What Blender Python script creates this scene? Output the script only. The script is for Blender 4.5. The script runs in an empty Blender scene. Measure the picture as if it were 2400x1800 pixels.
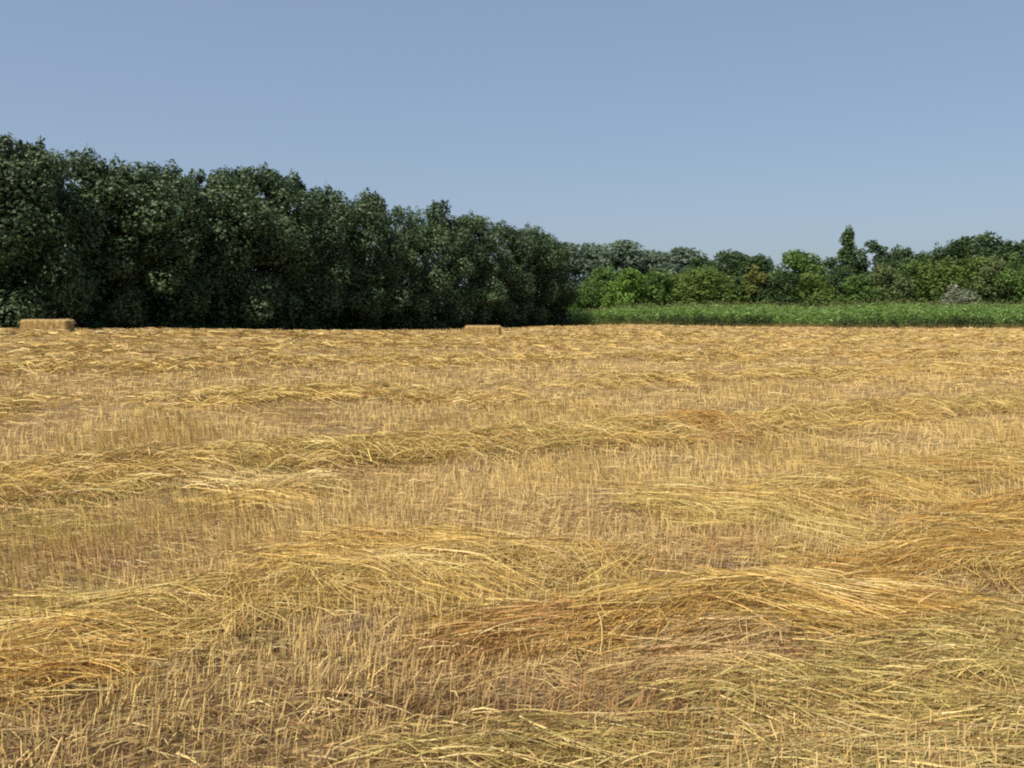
import bpy, math
import numpy as np
from mathutils import Vector

# ------------------------------------------------------------------ camera, sky, sun, exposure
sc = bpy.context.scene
CAM_H = 1.6
F = 2165.0                      # focal length in units of a 2400 px wide frame
PITCH = math.atan(172.0 / F)    # horizon a little above the middle of the frame
cam_d = bpy.data.cameras.new("camera")
cam = bpy.data.objects.new("camera", cam_d)
sc.collection.objects.link(cam)
cam.location = (0, 0, CAM_H)
cam.rotation_euler = (math.pi / 2 - PITCH, 0, 0)
cam_d.sensor_fit = 'HORIZONTAL'
cam_d.sensor_width = 36.0
cam_d.lens = 36.0 * F / 2400.0
cam_d.clip_end = 6000
cam_d.clip_start = 0.05
sc.camera = cam

SUN_EL, SUN_AZ = math.radians(58), math.radians(-138)     # azimuth clockwise from +Y
w = bpy.data.worlds.new("World")
sc.world = w
w.use_nodes = True
nt = w.node_tree
nt.nodes.clear()
sky = nt.nodes.new("ShaderNodeTexSky")
sky.sky_type = 'NISHITA'
sky.sun_disc = False
sky.sun_elevation = SUN_EL
sky.sun_rotation = SUN_AZ
sky.altitude = 200
sky.air_density = 1.0
sky.dust_density = 2.0
sky.ozone_density = 2.2
bg = nt.nodes.new("ShaderNodeBackground")
bg.inputs['Strength'].default_value = 0.077
wo = nt.nodes.new("ShaderNodeOutputWorld")
veil = nt.nodes.new("ShaderNodeMix")              # summer haze: an even veil over the whole sky
veil.data_type = 'RGBA'
veil.inputs['Factor'].default_value = 0.46
veil.inputs['B'].default_value = (2.85, 3.58, 4.95, 1)
nt.links.new(sky.outputs[0], veil.inputs['A'])
nt.links.new(veil.outputs['Result'], bg.inputs[0])
nt.links.new(bg.outputs[0], wo.inputs[0])

sun_d = bpy.data.lights.new("sun", 'SUN')
sun_d.energy = 4.2
sun_d.angle = math.radians(0.53)
sun_d.color = (1.0, 0.925, 0.78)
sun = bpy.data.objects.new("sun", sun_d)
sc.collection.objects.link(sun)
S = Vector((math.sin(SUN_AZ) * math.cos(SUN_EL), math.cos(SUN_AZ) * math.cos(SUN_EL), math.sin(SUN_EL)))
sun.rotation_euler = S.to_track_quat('Z', 'Y').to_euler()
sun.location = S * 60

sc.view_settings.view_transform = 'Standard'
sc.view_settings.look = 'None'
sc.view_settings.exposure = 0.65
sc.view_settings.gamma = 1.0
sc.view_settings.use_curve_mapping = False
sc.cycles.max_bounces = 6
sc.cycles.diffuse_bounces = 3
sc.cycles.glossy_bounces = 2
sc.cycles.transmission_bounces = 4
sc.cycles.filter_width = 2.1
sc.cycles.use_denoising = False

COL = sc.collection
PI = math.pi
rng = np.random.default_rng(11)

# ------------------------------------------------------------------ materials
def new_mat(name):
    m = bpy.data.materials.new(name)
    m.use_nodes = True
    n = m.node_tree
    n.nodes.clear()
    out = n.nodes.new("ShaderNodeOutputMaterial")
    return m, n, out

def N(n, t, **kw):
    x = n.nodes.new(t)
    for k, v in kw.items():
        if k in x.inputs:
            x.inputs[k].default_value = v
        else:
            setattr(x, k, v)
    return x

def attr_mat(name, rough, spec, transl, sheen=0.0):
    """colour comes from each piece's own 'col' attribute"""
    m, n, out = new_mat(name)
    a = N(n, "ShaderNodeAttribute", attribute_name="col")
    p = N(n, "ShaderNodeBsdfPrincipled")
    p.inputs['Roughness'].default_value = rough
    p.inputs['Specular IOR Level'].default_value = spec
    t = N(n, "ShaderNodeBsdfTranslucent")
    mx = N(n, "ShaderNodeMixShader")
    mx.inputs[0].default_value = transl
    n.links.new(a.outputs['Color'], p.inputs['Base Color'])
    n.links.new(a.outputs['Color'], t.inputs['Color'])
    n.links.new(p.outputs[0], mx.inputs[1])
    n.links.new(t.outputs[0], mx.inputs[2])
    n.links.new(mx.outputs[0], out.inputs[0])
    return m

M_STRAW = attr_mat("straw", 0.5, 0.35, 0.12)
M_LEAF = attr_mat("leaf", 0.52, 0.32, 0.25)
M_WOOD_LEAF = attr_mat("wood_leaf", 0.7, 0.2, 0.35)
M_CORN = attr_mat("corn_leaf", 0.42, 0.4, 0.30)
M_GRASS = attr_mat("grass_blade", 0.55, 0.3, 0.3)

def bark_mat():
    m, n, out = new_mat("bark")
    tc = N(n, "ShaderNodeTexCoord")
    mp = N(n, "ShaderNodeMapping")
    mp.inputs['Scale'].default_value = (6, 6, 1.2)
    nz = N(n, "ShaderNodeTexNoise", Scale=4.0, Detail=6.0)
    cr = N(n, "ShaderNodeValToRGB")
    cr.color_ramp.elements[0].color = (0.035, 0.028, 0.02, 1)
    cr.color_ramp.elements[1].color = (0.16, 0.13, 0.10, 1)
    p = N(n, "ShaderNodeBsdfPrincipled")
    p.inputs['Roughness'].default_value = 0.9
    b = N(n, "ShaderNodeBump", Strength=0.6, Distance=0.03)
    n.links.new(tc.outputs['Object'], mp.inputs[0])
    n.links.new(mp.outputs[0], nz.inputs['Vector'])
    n.links.new(nz.outputs['Fac'], cr.inputs[0])
    n.links.new(cr.outputs[0], p.inputs['Base Color'])
    n.links.new(nz.outputs['Fac'], b.inputs['Height'])
    n.links.new(b.outputs[0], p.inputs['Normal'])
    n.links.new(p.outputs[0], out.inputs[0])
    return m
M_BARK = bark_mat()

def field_mat():
    """soil seen through chaff; the 'cover' attribute sets how much straw shows, with shade painted in under windrows and at gaps"""
    m, n, out = new_mat("stubble_soil")
    L = n.links.new
    geo = N(n, "ShaderNodeNewGeometry")
    a = N(n, "ShaderNodeAttribute", attribute_name="cover")
    # soil
    n1 = N(n, "ShaderNodeTexNoise", Scale=9.0, Detail=8.0, Roughness=0.65)
    L(geo.outputs['Position'], n1.inputs['Vector'])
    soil = N(n, "ShaderNodeValToRGB")
    soil.color_ramp.elements[0].position = 0.3
    soil.color_ramp.elements[0].color = (0.14, 0.092, 0.058, 1)
    soil.color_ramp.elements[1].position = 0.72
    soil.color_ramp.elements[1].color = (0.36, 0.255, 0.165, 1)
    L(n1.outputs['Fac'], soil.inputs[0])
    # chaff: short fibres, stretched along two directions
    chf = []
    for rot, sx in ((0.4, 46.0), (2.0, 60.0)):
        mp = N(n, "ShaderNodeMapping")
        mp.inputs['Rotation'].default_value = (0, 0, rot)
        mp.inputs['Scale'].default_value = (sx * 0.22, sx, sx)
        L(geo.outputs['Position'], mp.inputs[0])
        q = N(n, "ShaderNodeTexNoise", Scale=1.0, Detail=4.0, Roughness=0.6)
        L(mp.outputs[0], q.inputs['Vector'])
        chf.append(q)
    mxf = N(n, "ShaderNodeMath", operation='MAXIMUM')
    L(chf[0].outputs['Fac'], mxf.inputs[0]); L(chf[1].outputs['Fac'], mxf.inputs[1])
    straw = N(n, "ShaderNodeValToRGB")
    e = straw.color_ramp.elements
    e[0].position = 0.40; e[0].color = (0.13, 0.08, 0.036, 1)
    e[1].position = 0.70; e[1].color = (0.45, 0.33, 0.165, 1)
    k = e.new(0.54); k.color = (0.29, 0.20, 0.09, 1)
    L(mxf.outputs[0], straw.inputs[0])
    # broad tone drift over the field
    n3 = N(n, "ShaderNodeTexNoise", Scale=0.22, Detail=5.0, Roughness=0.55)
    L(geo.outputs['Position'], n3.inputs['Vector'])
    drift = N(n, "ShaderNodeValToRGB")
    drift.color_ramp.elements[0].position = 0.35
    drift.color_ramp.elements[0].color = (0.80, 0.78, 0.70, 1)
    drift.color_ramp.elements[1].position = 0.68
    drift.color_ramp.elements[1].color = (1.1, 1.06, 1.0, 1)
    L(n3.outputs['Fac'], drift.inputs[0])
    # mix by cover, broken up by noise
    n4 = N(n, "ShaderNodeTexNoise", Scale=5.0, Detail=6.0, Roughness=0.7)
    L(geo.outputs['Position'], n4.inputs['Vector'])
    add = N(n, "ShaderNodeMath", operation='ADD')
    L(a.outputs['Fac'], add.inputs[0]); L(n4.outputs['Fac'], add.inputs[1])
    mr = N(n, "ShaderNodeMapRange")
    mr.inputs['From Min'].default_value = 0.75
    mr.inputs['From Max'].default_value = 1.2
    L(add.outputs[0], mr.inputs['Value'])
    gap_shade = N(n, "ShaderNodeMix", data_type='RGBA')
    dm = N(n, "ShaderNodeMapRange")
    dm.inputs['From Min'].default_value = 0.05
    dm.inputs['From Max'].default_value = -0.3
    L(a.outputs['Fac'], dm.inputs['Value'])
    L(dm.outputs[0], gap_shade.inputs['Factor'])
    L(soil.outputs[0], gap_shade.inputs['A'])
    gap_shade.inputs['B'].default_value = (0.10, 0.058, 0.033, 1)  # dark brown that paints the shade in the straw gaps into the soil
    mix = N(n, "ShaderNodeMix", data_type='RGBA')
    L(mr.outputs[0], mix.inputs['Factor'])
    L(gap_shade.outputs['Result'], mix.inputs['A']); L(straw.outputs[0], mix.inputs['B'])
    mul = N(n, "ShaderNodeMix", data_type='RGBA', blend_type='MULTIPLY')
    mul.inputs['Factor'].default_value = 1.0
    L(mix.outputs['Result'], mul.inputs['A']); L(drift.outputs[0], mul.inputs['B'])
    p = N(n, "ShaderNodeBsdfPrincipled")
    p.inputs['Roughness'].default_value = 0.9
    p.inputs['Specular IOR Level'].default_value = 0.15
    L(mul.outputs['Result'], p.inputs['Base Color'])
    b1 = N(n, "ShaderNodeBump", Strength=0.8, Distance=0.03)
    L(mxf.outputs[0], b1.inputs['Height'])
    b2 = N(n, "ShaderNodeBump", Strength=0.7, Distance=0.12)
    L(n4.outputs['Fac'], b2.inputs['Height'])
    L(b1.outputs[0], b2.inputs['Normal'])
    L(b2.outputs[0], p.inputs['Normal'])
    L(p.outputs[0], out.inputs[0])
    return m

def ground_mat():
    m, n, out = new_mat("rough_grass_ground")
    L = n.links.new
    geo = N(n, "ShaderNodeNewGeometry")
    n1 = N(n, "ShaderNodeTexNoise", Scale=1.3, Detail=8.0, Roughness=0.7)
    L(geo.outputs['Position'], n1.inputs['Vector'])
    cr = N(n, "ShaderNodeValToRGB")
    cr.color_ramp.elements[0].position = 0.3
    cr.color_ramp.elements[0].color = (0.045, 0.05, 0.02, 1)
    cr.color_ramp.elements[1].position = 0.7
    cr.color_ramp.elements[1].color = (0.12, 0.13, 0.045, 1)
    L(n1.outputs['Fac'], cr.inputs[0])
    p = N(n, "ShaderNodeBsdfPrincipled")
    p.inputs['Roughness'].default_value = 0.95
    L(cr.outputs[0], p.inputs['Base Color'])
    b = N(n, "ShaderNodeBump", Strength=0.8, Distance=0.2)
    L(n1.outputs['Fac'], b.inputs['Height'])
    L(b.outputs[0], p.inputs['Normal'])
    L(p.outputs[0], out.inputs[0])
    return m

def bale_mat():
    m, n, out = new_mat("pressed_straw")
    L = n.links.new
    tc = N(n, "ShaderNodeTexCoord")
    res = []
    for sc_, rot in (((5, 40, 40), 0.15), ((9, 60, 26), -0.3)):
        mp = N(n, "ShaderNodeMapping")
        mp.inputs['Scale'].default_value = sc_
        mp.inputs['Rotation'].default_value = (0, rot, rot)
        L(tc.outputs['Object'], mp.inputs[0])
        q = N(n, "ShaderNodeTexNoise", Scale=1.0, Detail=5.0, Roughness=0.65)
        L(mp.outputs[0], q.inputs['Vector'])
        res.append(q)
    # pressed flakes: bands across the length
    wv = N(n, "ShaderNodeTexWave", Scale=1.1, Distortion=3.0)
    wv.inputs['Detail'].default_value = 3.0
    L(tc.outputs['Object'], wv.inputs['Vector'])
    mxf = N(n, "ShaderNodeMath", operation='MAXIMUM')
    L(res[0].outputs['Fac'], mxf.inputs[0]); L(res[1].outputs['Fac'], mxf.inputs[1])
    cr = N(n, "ShaderNodeValToRGB")
    e = cr.color_ramp.elements
    e[0].position = 0.36; e[0].color = (0.16, 0.095, 0.03, 1)
    e[1].position = 0.72; e[1].color = (0.52, 0.38, 0.165, 1)
    k = e.new(0.53); k.color = (0.35, 0.232, 0.082, 1)
    L(mxf.outputs[0], cr.inputs[0])
    dr = N(n, "ShaderNodeMapRange")
    dr.inputs['To Min'].default_value = 0.8
    dr.inputs['To Max'].default_value = 1.08
    L(wv.outputs['Fac'], dr.inputs['Value'])
    mul = N(n, "ShaderNodeVectorMath", operation='SCALE')
    L(cr.outputs[0], mul.inputs[0]); L(dr.outputs[0], mul.inputs['Scale'])
    p = N(n, "ShaderNodeBsdfPrincipled")
    p.inputs['Roughness'].default_value = 0.8
    p.inputs['Specular IOR Level'].default_value = 0.2
    L(mul.outputs[0], p.inputs['Base Color'])
    b = N(n, "ShaderNodeBump", Strength=0.7, Distance=0.03)
    L(mxf.outputs[0], b.inputs['Height'])
    L(b.outputs[0], p.inputs['Normal'])
    L(p.outputs[0], out.inputs[0])
    return m

def twine_mat():
    m, n, out = new_mat("twine")
    tc = N(n, "ShaderNodeTexCoord")
    nz = N(n, "ShaderNodeTexNoise", Scale=30.0)
    cr = N(n, "ShaderNodeValToRGB")
    cr.color_ramp.elements[0].color = (0.35, 0.26, 0.14, 1)
    cr.color_ramp.elements[1].color = (0.5, 0.4, 0.25, 1)
    p = N(n, "ShaderNodeBsdfPrincipled")
    p.inputs['Roughness'].default_value = 0.8
    n.links.new(tc.outputs['Object'], nz.inputs['Vector'])
    n.links.new(nz.outputs['Fac'], cr.inputs[0])
    n.links.new(cr.outputs[0], p.inputs['Base Color'])
    n.links.new(p.outputs[0], out.inputs[0])
    return m

# ------------------------------------------------------------------ mesh helpers
def link(o, parent=None):
    COL.objects.link(o)
    if parent is not None:
        o.parent = parent
    return o

def tag(o, label=None, cat=None, group=None, kind=None):
    if label: o["label"] = label
    if cat: o["category"] = cat
    if group: o["group"] = group
    if kind: o["kind"] = kind
    return o

def quad_mesh(name, V, Q, mat, col=None, smooth=False):
    """V (n,3), Q (m,4) quads"""
    me = bpy.data.meshes.new(name)
    nv, nq = len(V), len(Q)
    me.vertices.add(nv)
    me.vertices.foreach_set("co", np.ascontiguousarray(V, dtype=np.float32).ravel())
    me.loops.add(nq * 4)
    me.loops.foreach_set("vertex_index", np.ascontiguousarray(Q, dtype=np.int32).ravel())
    me.polygons.add(nq)
    me.polygons.foreach_set("loop_start", np.arange(0, nq * 4, 4, dtype=np.int32))
    if smooth:
        me.polygons.foreach_set("use_smooth", np.ones(nq, dtype=bool))
    if col is not None:
        at = me.attributes.new("col", 'FLOAT_COLOR', 'POINT')
        c4 = np.ones((nv, 4), dtype=np.float32)
        c4[:, :3] = col
        at.data.foreach_set("color", c4.ravel())
    me.update(calc_edges=True)
    me.materials.append(mat)
    return me

def ribbon_arrays(P, W, col, rng, up_side=0.0, taper=0.35):
    """P (n,k,3) centre lines, W (n,) half widths, col (n,3) -> V,Q,C"""
    n, k, _ = P.shape
    T = P[:, -1] - P[:, 0]
    T /= np.linalg.norm(T, axis=1, keepdims=True) + 1e-9
    R = rng.normal(size=(n, 3))
    R[:, 2] *= (1 - up_side)
    sd = np.cross(T, R)
    sd /= np.linalg.norm(sd, axis=1, keepdims=True) + 1e-9
    tp = 1 - taper * np.abs(np.linspace(-0.3, 1, k)) ** 2
    off = sd[:, None, :] * (W[:, None] * tp[None, :])[:, :, None]
    V = np.stack([P - off, P + off], axis=2).reshape(n, k * 2, 3)
    base = (np.arange(n) * k * 2)[:, None, None]
    j = np.arange(k - 1)
    q = np.stack([2 * j, 2 * j + 1, 2 * j + 3, 2 * j + 2], axis=1)[None]
    Q = (base + q).reshape(-1, 4)
    C = np.repeat(col, k * 2, axis=0)
    return V.reshape(-1, 3), Q, C

def join(parts):
    Vs, Qs, Cs = [], [], []
    o = 0
    for V, Q, C in parts:
        Vs.append(V); Qs.append(Q + o); Cs.append(C)
        o += len(V)
    return np.concatenate(Vs), np.concatenate(Qs), np.concatenate(Cs)

def sines(seed, scale, n=7):
    r = np.random.default_rng(seed)
    a = r.uniform(0, 2 * PI, n)
    f = r.uniform(0.5, 1.6, n) / scale * 2 * PI
    ph = r.uniform(0, 2 * PI, n)
    kx, ky = np.cos(a) * f, np.sin(a) * f
    def g(x, y):
        x = np.asarray(x, float); y = np.asarray(y, float)
        s = 0
        for i in range(n):
            s = s + np.sin(kx[i] * x + ky[i] * y + ph[i])
        return s / math.sqrt(n)
    return g

# ------------------------------------------------------------------ the lie of the land
TX = np.array([-900, 0, 500, 1000, 1200, 1350, 1480, 1700, 2000, 2400, 3300], float)
TT = np.arctan((TX - 1200) / F)
CREST_Y = np.array([40, 46, 52, 62, 80, 100, 104, 100, 92, 82, 60], float)
CREST_V = np.array([771, 770, 771, 777, 769.5, 762, 757, 761, 764.5, 766, 768], float) + 5.0
CREST_Z = CAM_H - (CREST_V - 728) * CREST_Y / F
FALL = np.array([0.5, 0.5, 0.45, 0.3, 0.15, 0.05, 0.0, 0, 0, 0, 0])

def terrain(x, y):
    x = np.asarray(x, float); y = np.asarray(y, float)
    th = np.arctan2(x, np.maximum(y, 1e-3))
    yy = np.maximum(y, 0)
    cy = np.interp(th, TT, CREST_Y); cz = np.interp(th, TT, CREST_Z); fl = np.interp(th, TT, FALL)
    u = np.clip((yy - 5) / (cy - 5), 0, None)
    up = np.clip(u, 0, 1)
    rise = up * up * (3 - 2 * up) * 0.35 + up * 0.65
    dn = np.clip((u - 1.03) / 0.22, 0, 1)
    return cz * rise - fl * dn * dn * (3 - 2 * dn)

def ray(px, v):
    d = np.array([(px - 1200) / F, 1.0, -(v - 900) / F])
    c, s = math.cos(PITCH), math.sin(PITCH)
    return np.array([d[0], d[1] * c + d[2] * s, d[2] * c - d[1] * s])

def on_ground(px, v):
    d = ray(px, v)
    t = np.concatenate([np.linspace(1.5, 20, 800), np.linspace(20, 140, 1600)])
    z = CAM_H + d[2] * t
    g = terrain(d[0] * t, d[1] * t)
    i = np.argmax(z <= g)
    if not (z <= g).any():
        i = len(t) - 1
    return np.array([d[0] * t[i], d[1] * t[i]])

# windrows of cut straw, as lines over the field: (line, half width, height)
ROWS = {
 'A': ([(-400, 1650), (0, 1560), (300, 1500), (560, 1430), (800, 1365), (1100, 1345), (1400, 1330)], 0.32, 0.10),
 'A1': ([(1150, 1500), (1500, 1450), (1800, 1425), (2050, 1440), (2300, 1440)], 0.24, 0.06),
 'A2': ([(1850, 1340), (2100, 1310), (2400, 1250), (2800, 1180)], 0.34, 0.06),
 'A3': ([(1500, 1190), (1900, 1180), (2300, 1110), (2700, 1060)], 0.5, 0.10),
 'B': ([(-500, 1230), (0, 1165), (300, 1140), (700, 1105), (1000, 1070), (1300, 1050), (1600, 1030), (1900, 1000), (2200, 975), (2500, 955), (2900, 935)], 0.5, 0.18),
 'C': ([(-400, 990), (0, 965), (500, 950), (1000, 930), (1500, 905), (2000, 880), (2500, 868), (2900, 862)], 0.8, 0.16),
 'D': ([(-400, 892), (0, 882), (600, 864), (1200, 852), (1800, 842), (2500, 833), (2900, 830)], 1.0, 0.2),
 'E': ([(-400, 836), (300, 825), (1000, 816), (1800, 808), (2600, 802), (2900, 800)], 1.1, 0.2),
 'G': ([(-300, 800), (300, 797), (1000, 793), (1800, 788), (2600, 785)], 1.3, 0.2),
}
ROWPTS = {k: np.array([on_ground(*p) for p in v[0]]) for k, v in ROWS.items()}

def line_dist(x, y, pts):
    best = np.full(np.shape(x), 1e9)
    for a, b in zip(pts[:-1], pts[1:]):
        ab = b - a
        t = np.clip(((x - a[0]) * ab[0] + (y - a[1]) * ab[1]) / (ab @ ab), 0, 1)
        best = np.minimum(best, (x - a[0] - t * ab[0]) ** 2 + (y - a[1] - t * ab[1]) ** 2)
    return np.sqrt(best)

lump1, lump2, lump3 = sines(1, 1.1), sines(2, 0.45), sines(3, 5.0)
def mound(x, y):
    m = np.zeros(np.shape(x))
    for k, (ln, hw, h) in ROWS.items():
        d = line_dist(x, y, ROWPTS[k])
        m = np.maximum(m, h * np.exp(-(d / hw) ** 2 * 0.9) * (1 + 0.35 * lump1(x, y)))
    return np.maximum(m, 0)

def G(x, y):
    return terrain(x, y) + 0.42 * mound(x, y) + 0.010 * lump2(x, y) + 0.018 * lump1(x, y) + 0.02 * lump3(x, y)

# ------------------------------------------------------------------ field sheet and ground beyond
def edge_y(th):
    px = 1200 + F * np.tan(np.clip(th, -0.9, 0.9))
    return np.interp(px, [-1200, 0, 600, 1230, 1345, 1480, 1700, 2000, 2400, 3300], [36, 55, 71, 102, 111, 110.5, 104, 95, 84, 60])

def tree_line_y(px):
    s = (px - 1200) / F
    t = (-33 - s * 57) / (s * 56 - 38.5)
    return 57 + 56 * t

th = np.concatenate([np.linspace(-0.78, 0.78, 400), np.linspace(0.78, 2 * PI - 0.78, 90)[1:-1]])
nth = len(th)
R_edge = np.where(np.abs(th) < 0.785, edge_y(th) / np.cos(np.clip(th, -0.785, 0.785)), 55.0)
sm = np.abs(th - PI) < (PI - 0.78)
R_edge[sm] = 55.0
R_edge = np.where(np.abs(th - 0.78) < 0.001, edge_y(0.78) / math.cos(0.78), R_edge)
nr = 190
tt = np.linspace(0, 1, nr)
r = 0.5 * (R_edge[None, :] / 0.5) ** tt[:, None]
X = r * np.sin(th)[None, :]; Y = r * np.cos(th)[None, :]
Z = G(X, Y)
V = np.stack([X, Y, Z], -1).reshape(-1, 3)
i, j = np.meshgrid(np.arange(nr - 1), np.arange(nth), indexing='ij')
j2 = (j + 1) % nth
Q = np.stack([i * nth + j, (i + 1) * nth + j, (i + 1) * nth + j2, i * nth + j2], -1).reshape(-1, 4)
# close the hole under the photographer with a fan of quads
c0 = len(V)
V = np.concatenate([V, [[0, 0, float(G(0.0, 0.0))]]])
ev = np.arange(0, nth - 1, 2)
Q = np.concatenate([Q, np.stack([np.full(len(ev), c0), ev, ev + 1, (ev + 2) % nth], -1)])
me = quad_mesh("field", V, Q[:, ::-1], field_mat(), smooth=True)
SOIL = [(450, 1690, 0.55), (900, 1600, 0.5), (1000, 1720, 0.5), (250, 1620, 0.25), (1350, 1700, 0.4), (1600, 1640, 0.3), (640, 1530, 0.25),
        (1300, 1400, 0.3), (700, 1330, 0.35), (100, 1390, 0.3), (2300, 1320, 0.3), (1900, 1300, 0.3), (1900, 1520, 0.25), (100, 1760, 0.4), (1700, 1330, 0.25)]
GAPS = [(640, 1470, .16), (560, 1510, .13), (470, 1560, .13), (300, 1575, .16), (230, 1610, .13), (880, 1480, .16), (980, 1490, .14), (1330, 1385, .16), (1400, 1350, .18), (1480, 1350, .12), (1260, 1420, .12),
        (1930, 1500, .14), (2060, 1490, .16), (2160, 1540, .16), (1850, 1515, .12), (1230, 1680, .16), (1350, 1720, .18), (1640, 1690, .16), (100, 1330, .2), (250, 1320, .16), (1990, 1260, .16), (2200, 1230, .2),
        (1640, 1075, .25), (1140, 1105, .2), (360, 1145, .3), (1720, 1330, .16), (1580, 1660, .14), (1070, 1545, .13), (2350, 1400, .16), (800, 1500, .12), (1480, 1740, .16)]
gap_xy = [(on_ground(a, b), c) for a, b, c in GAPS]  # straw is thinned here and the soil darkened as painted shade
def gap_of(x, y):
    g_ = np.zeros(np.shape(x))
    for p, rad in gap_xy:
        g_ = np.maximum(g_, np.exp(-((((x - p[0]) / (rad * 1.5)) ** 2 + ((y - p[1]) / rad) ** 2))))
    return g_
soil_xy = [(on_ground(a, b), c) for a, b, c in SOIL]
def cover_of(x, y):
    c = np.full(np.shape(x), 0.62) + 0.12 * lump3(x, y)
    for p, rad in soil_xy:
        c -= 0.55 * np.exp(-(((x - p[0]) ** 2 + (y - p[1]) ** 2) / rad ** 2))
    c -= 1.6 * mound(x, y) * (y < 14)  # shade under the near windrows, painted as barer, darker ground
    c -= 0.9 * gap_of(x, y)
    return np.clip(c, -0.4, 1)
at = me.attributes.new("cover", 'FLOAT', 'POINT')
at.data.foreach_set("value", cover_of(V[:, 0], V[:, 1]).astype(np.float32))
field = tag(link(bpy.data.objects.new("field", me)), "harvested stubble field of short golden stalks", None, None, "structure")

nr2 = 60
far = 3500.0
r2 = R_edge[None, :] * (far / R_edge[None, :]) ** (np.linspace(0, 1, nr2)[:, None] ** 1.6)
X2 = r2 * np.sin(th)[None, :]; Y2 = r2 * np.cos(th)[None, :]
Z2 = terrain(X2, Y2)
fade = np.clip((r2 - R_edge[None, :]) / 6.0, 0, 1)
Z2 = G(X2, Y2) * (1 - fade) + Z2 * fade
V2 = np.stack([X2, Y2, Z2], -1).reshape(-1, 3)
i, j = np.meshgrid(np.arange(nr2 - 1), np.arange(nth), indexing='ij')
j2 = (j + 1) % nth
Q2 = np.stack([i * nth + j, (i + 1) * nth + j, (i + 1) * nth + j2, i * nth + j2], -1).reshape(-1, 4)
tag(link(bpy.data.objects.new("ground", quad_mesh("ground", V2, Q2[:, ::-1], ground_mat(), smooth=True))),
    "rough grassy ground beyond the field edge", None, None, "structure")

# ------------------------------------------------------------------ trees
def crown_arrays(seed, H, Rr, cb, nl, nleaf, leaf, prof, pal, lobe=(0.16, 0.30), shoots=0, loose=0.0, gain=1.0, spread=(0.15, 0.82), outward=0.6, shoot_len=(2.2, 4.0)):
    """leaf faces gathered in clumps through the crown; returns arrays and clump centres"""
    r = np.random.default_rng(seed)
    us = r.uniform(0, 1, nl) ** 0.9
    cen = []
    for u in us:
        a = r.uniform(0, 2 * PI)
        rad = prof(u) * Rr * math.sqrt(r.uniform(spread[0], 1.0)) * spread[1]
        cen.append((math.cos(a) * rad, math.sin(a) * rad, cb + (H - cb) * (0.04 + 0.9 * u)))
    cen = np.array(cen)
    lr = r.uniform(lobe[0], lobe[1], nl) * Rr * (0.55 + 0.6 * np.array([prof(u) for u in us]))
    stretch = np.full(nl, 1.0)
    if shoots:
        a = r.uniform(0, 2 * PI, shoots); uu = r.uniform(0.45, 1.0, shoots)
        rad = np.array([prof(u) for u in uu]) * Rr * r.uniform(0.3, 0.95, shoots)
        sh = np.stack([np.cos(a) * rad, np.sin(a) * rad, cb + (H - cb) * uu * 0.97], -1)
        cen = np.concatenate([cen, sh]); lr = np.concatenate([lr, r.uniform(0.07, 0.12, shoots) * Rr])
        stretch = np.concatenate([stretch, r.uniform(*shoot_len, shoots)])
    wgt = lr ** 1.7 * stretch ** 0.5
    k = r.choice(len(cen), nleaf, p=wgt / wgt.sum())
    d = r.normal(size=(nleaf, 3)); d /= np.linalg.norm(d, axis=1, keepdims=True)
    rad = lr[k] * (0.55 + 0.5 * r.random(nleaf) ** 0.7 + loose * np.abs(r.normal(size=nleaf)))
    # knobbly clump surface
    rad *= 1 + 0.25 * np.sin(d[:, 0] * 6 + k) * np.sin(d[:, 1] * 7 + 2 * k) * np.sin(d[:, 2] * 5 + 3 * k)
    P = cen[k] + d * rad[:, None] * np.stack([np.ones(nleaf), np.ones(nleaf), stretch[k]], -1)
    P[:, 2] = np.maximum(P[:, 2], 0.15)
    nrm = d * outward + r.normal(size=(nleaf, 3)) * 0.6 + np.array([0, 0, 0.35])
    nrm /= np.linalg.norm(nrm, axis=1, keepdims=True)
    t1 = np.cross(nrm, r.normal(size=(nleaf, 3))); t1 /= np.linalg.norm(t1, axis=1, keepdims=True)
    t2 = np.cross(nrm, t1)
    s = leaf * r.uniform(0.6, 1.35, nleaf)
    a1 = t1 * s[:, None]; a2 = t2 * (s * 0.55)[:, None]
    bend = nrm * (s * 0.18)[:, None]
    V = np.stack([P - a1, P - a2 + bend, P + a1, P + a2 + bend], 1).reshape(-1, 3)
    Q = np.arange(nleaf * 4).reshape(-1, 4)
    lo, hi = np.array(pal[0]), np.array(pal[1])
    clump_t = r.random(len(cen))[k]
    tcol = np.clip(0.55 * clump_t + 0.45 * r.random(nleaf), 0, 1)
    C = lo + (hi - lo) * tcol[:, None]
    C *= r.uniform(0.8, 1.2, (nleaf, 1)) * gain
    return V, Q, np.repeat(C, 4, axis=0), cen

def tube(path, rad, sides=7):
    path = np.asarray(path, float); n = len(path)
    V = []
    for i_ in range(n):
        t = path[min(i_ + 1, n - 1)] - path[max(i_ - 1, 0)]
        t /= np.linalg.norm(t) + 1e-9
        a = np.cross(t, [0.3, 1, 0.1]); a /= np.linalg.norm(a) + 1e-9
        b = np.cross(t, a)
        for s_ in range(sides):
            q = 2 * PI * s_ / sides
            V.append(path[i_] + rad[i_] * (math.cos(q) * a + math.sin(q) * b))
    Q = []
    for i_ in range(n - 1):
        for s_ in range(sides):
            s2 = (s_ + 1) % sides
            Q.append((i_ * sides + s_, i_ * sides + s2, (i_ + 1) * sides + s2, (i_ + 1) * sides + s_))
    return np.array(V), np.array(Q), np.zeros((len(V), 3))

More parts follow.
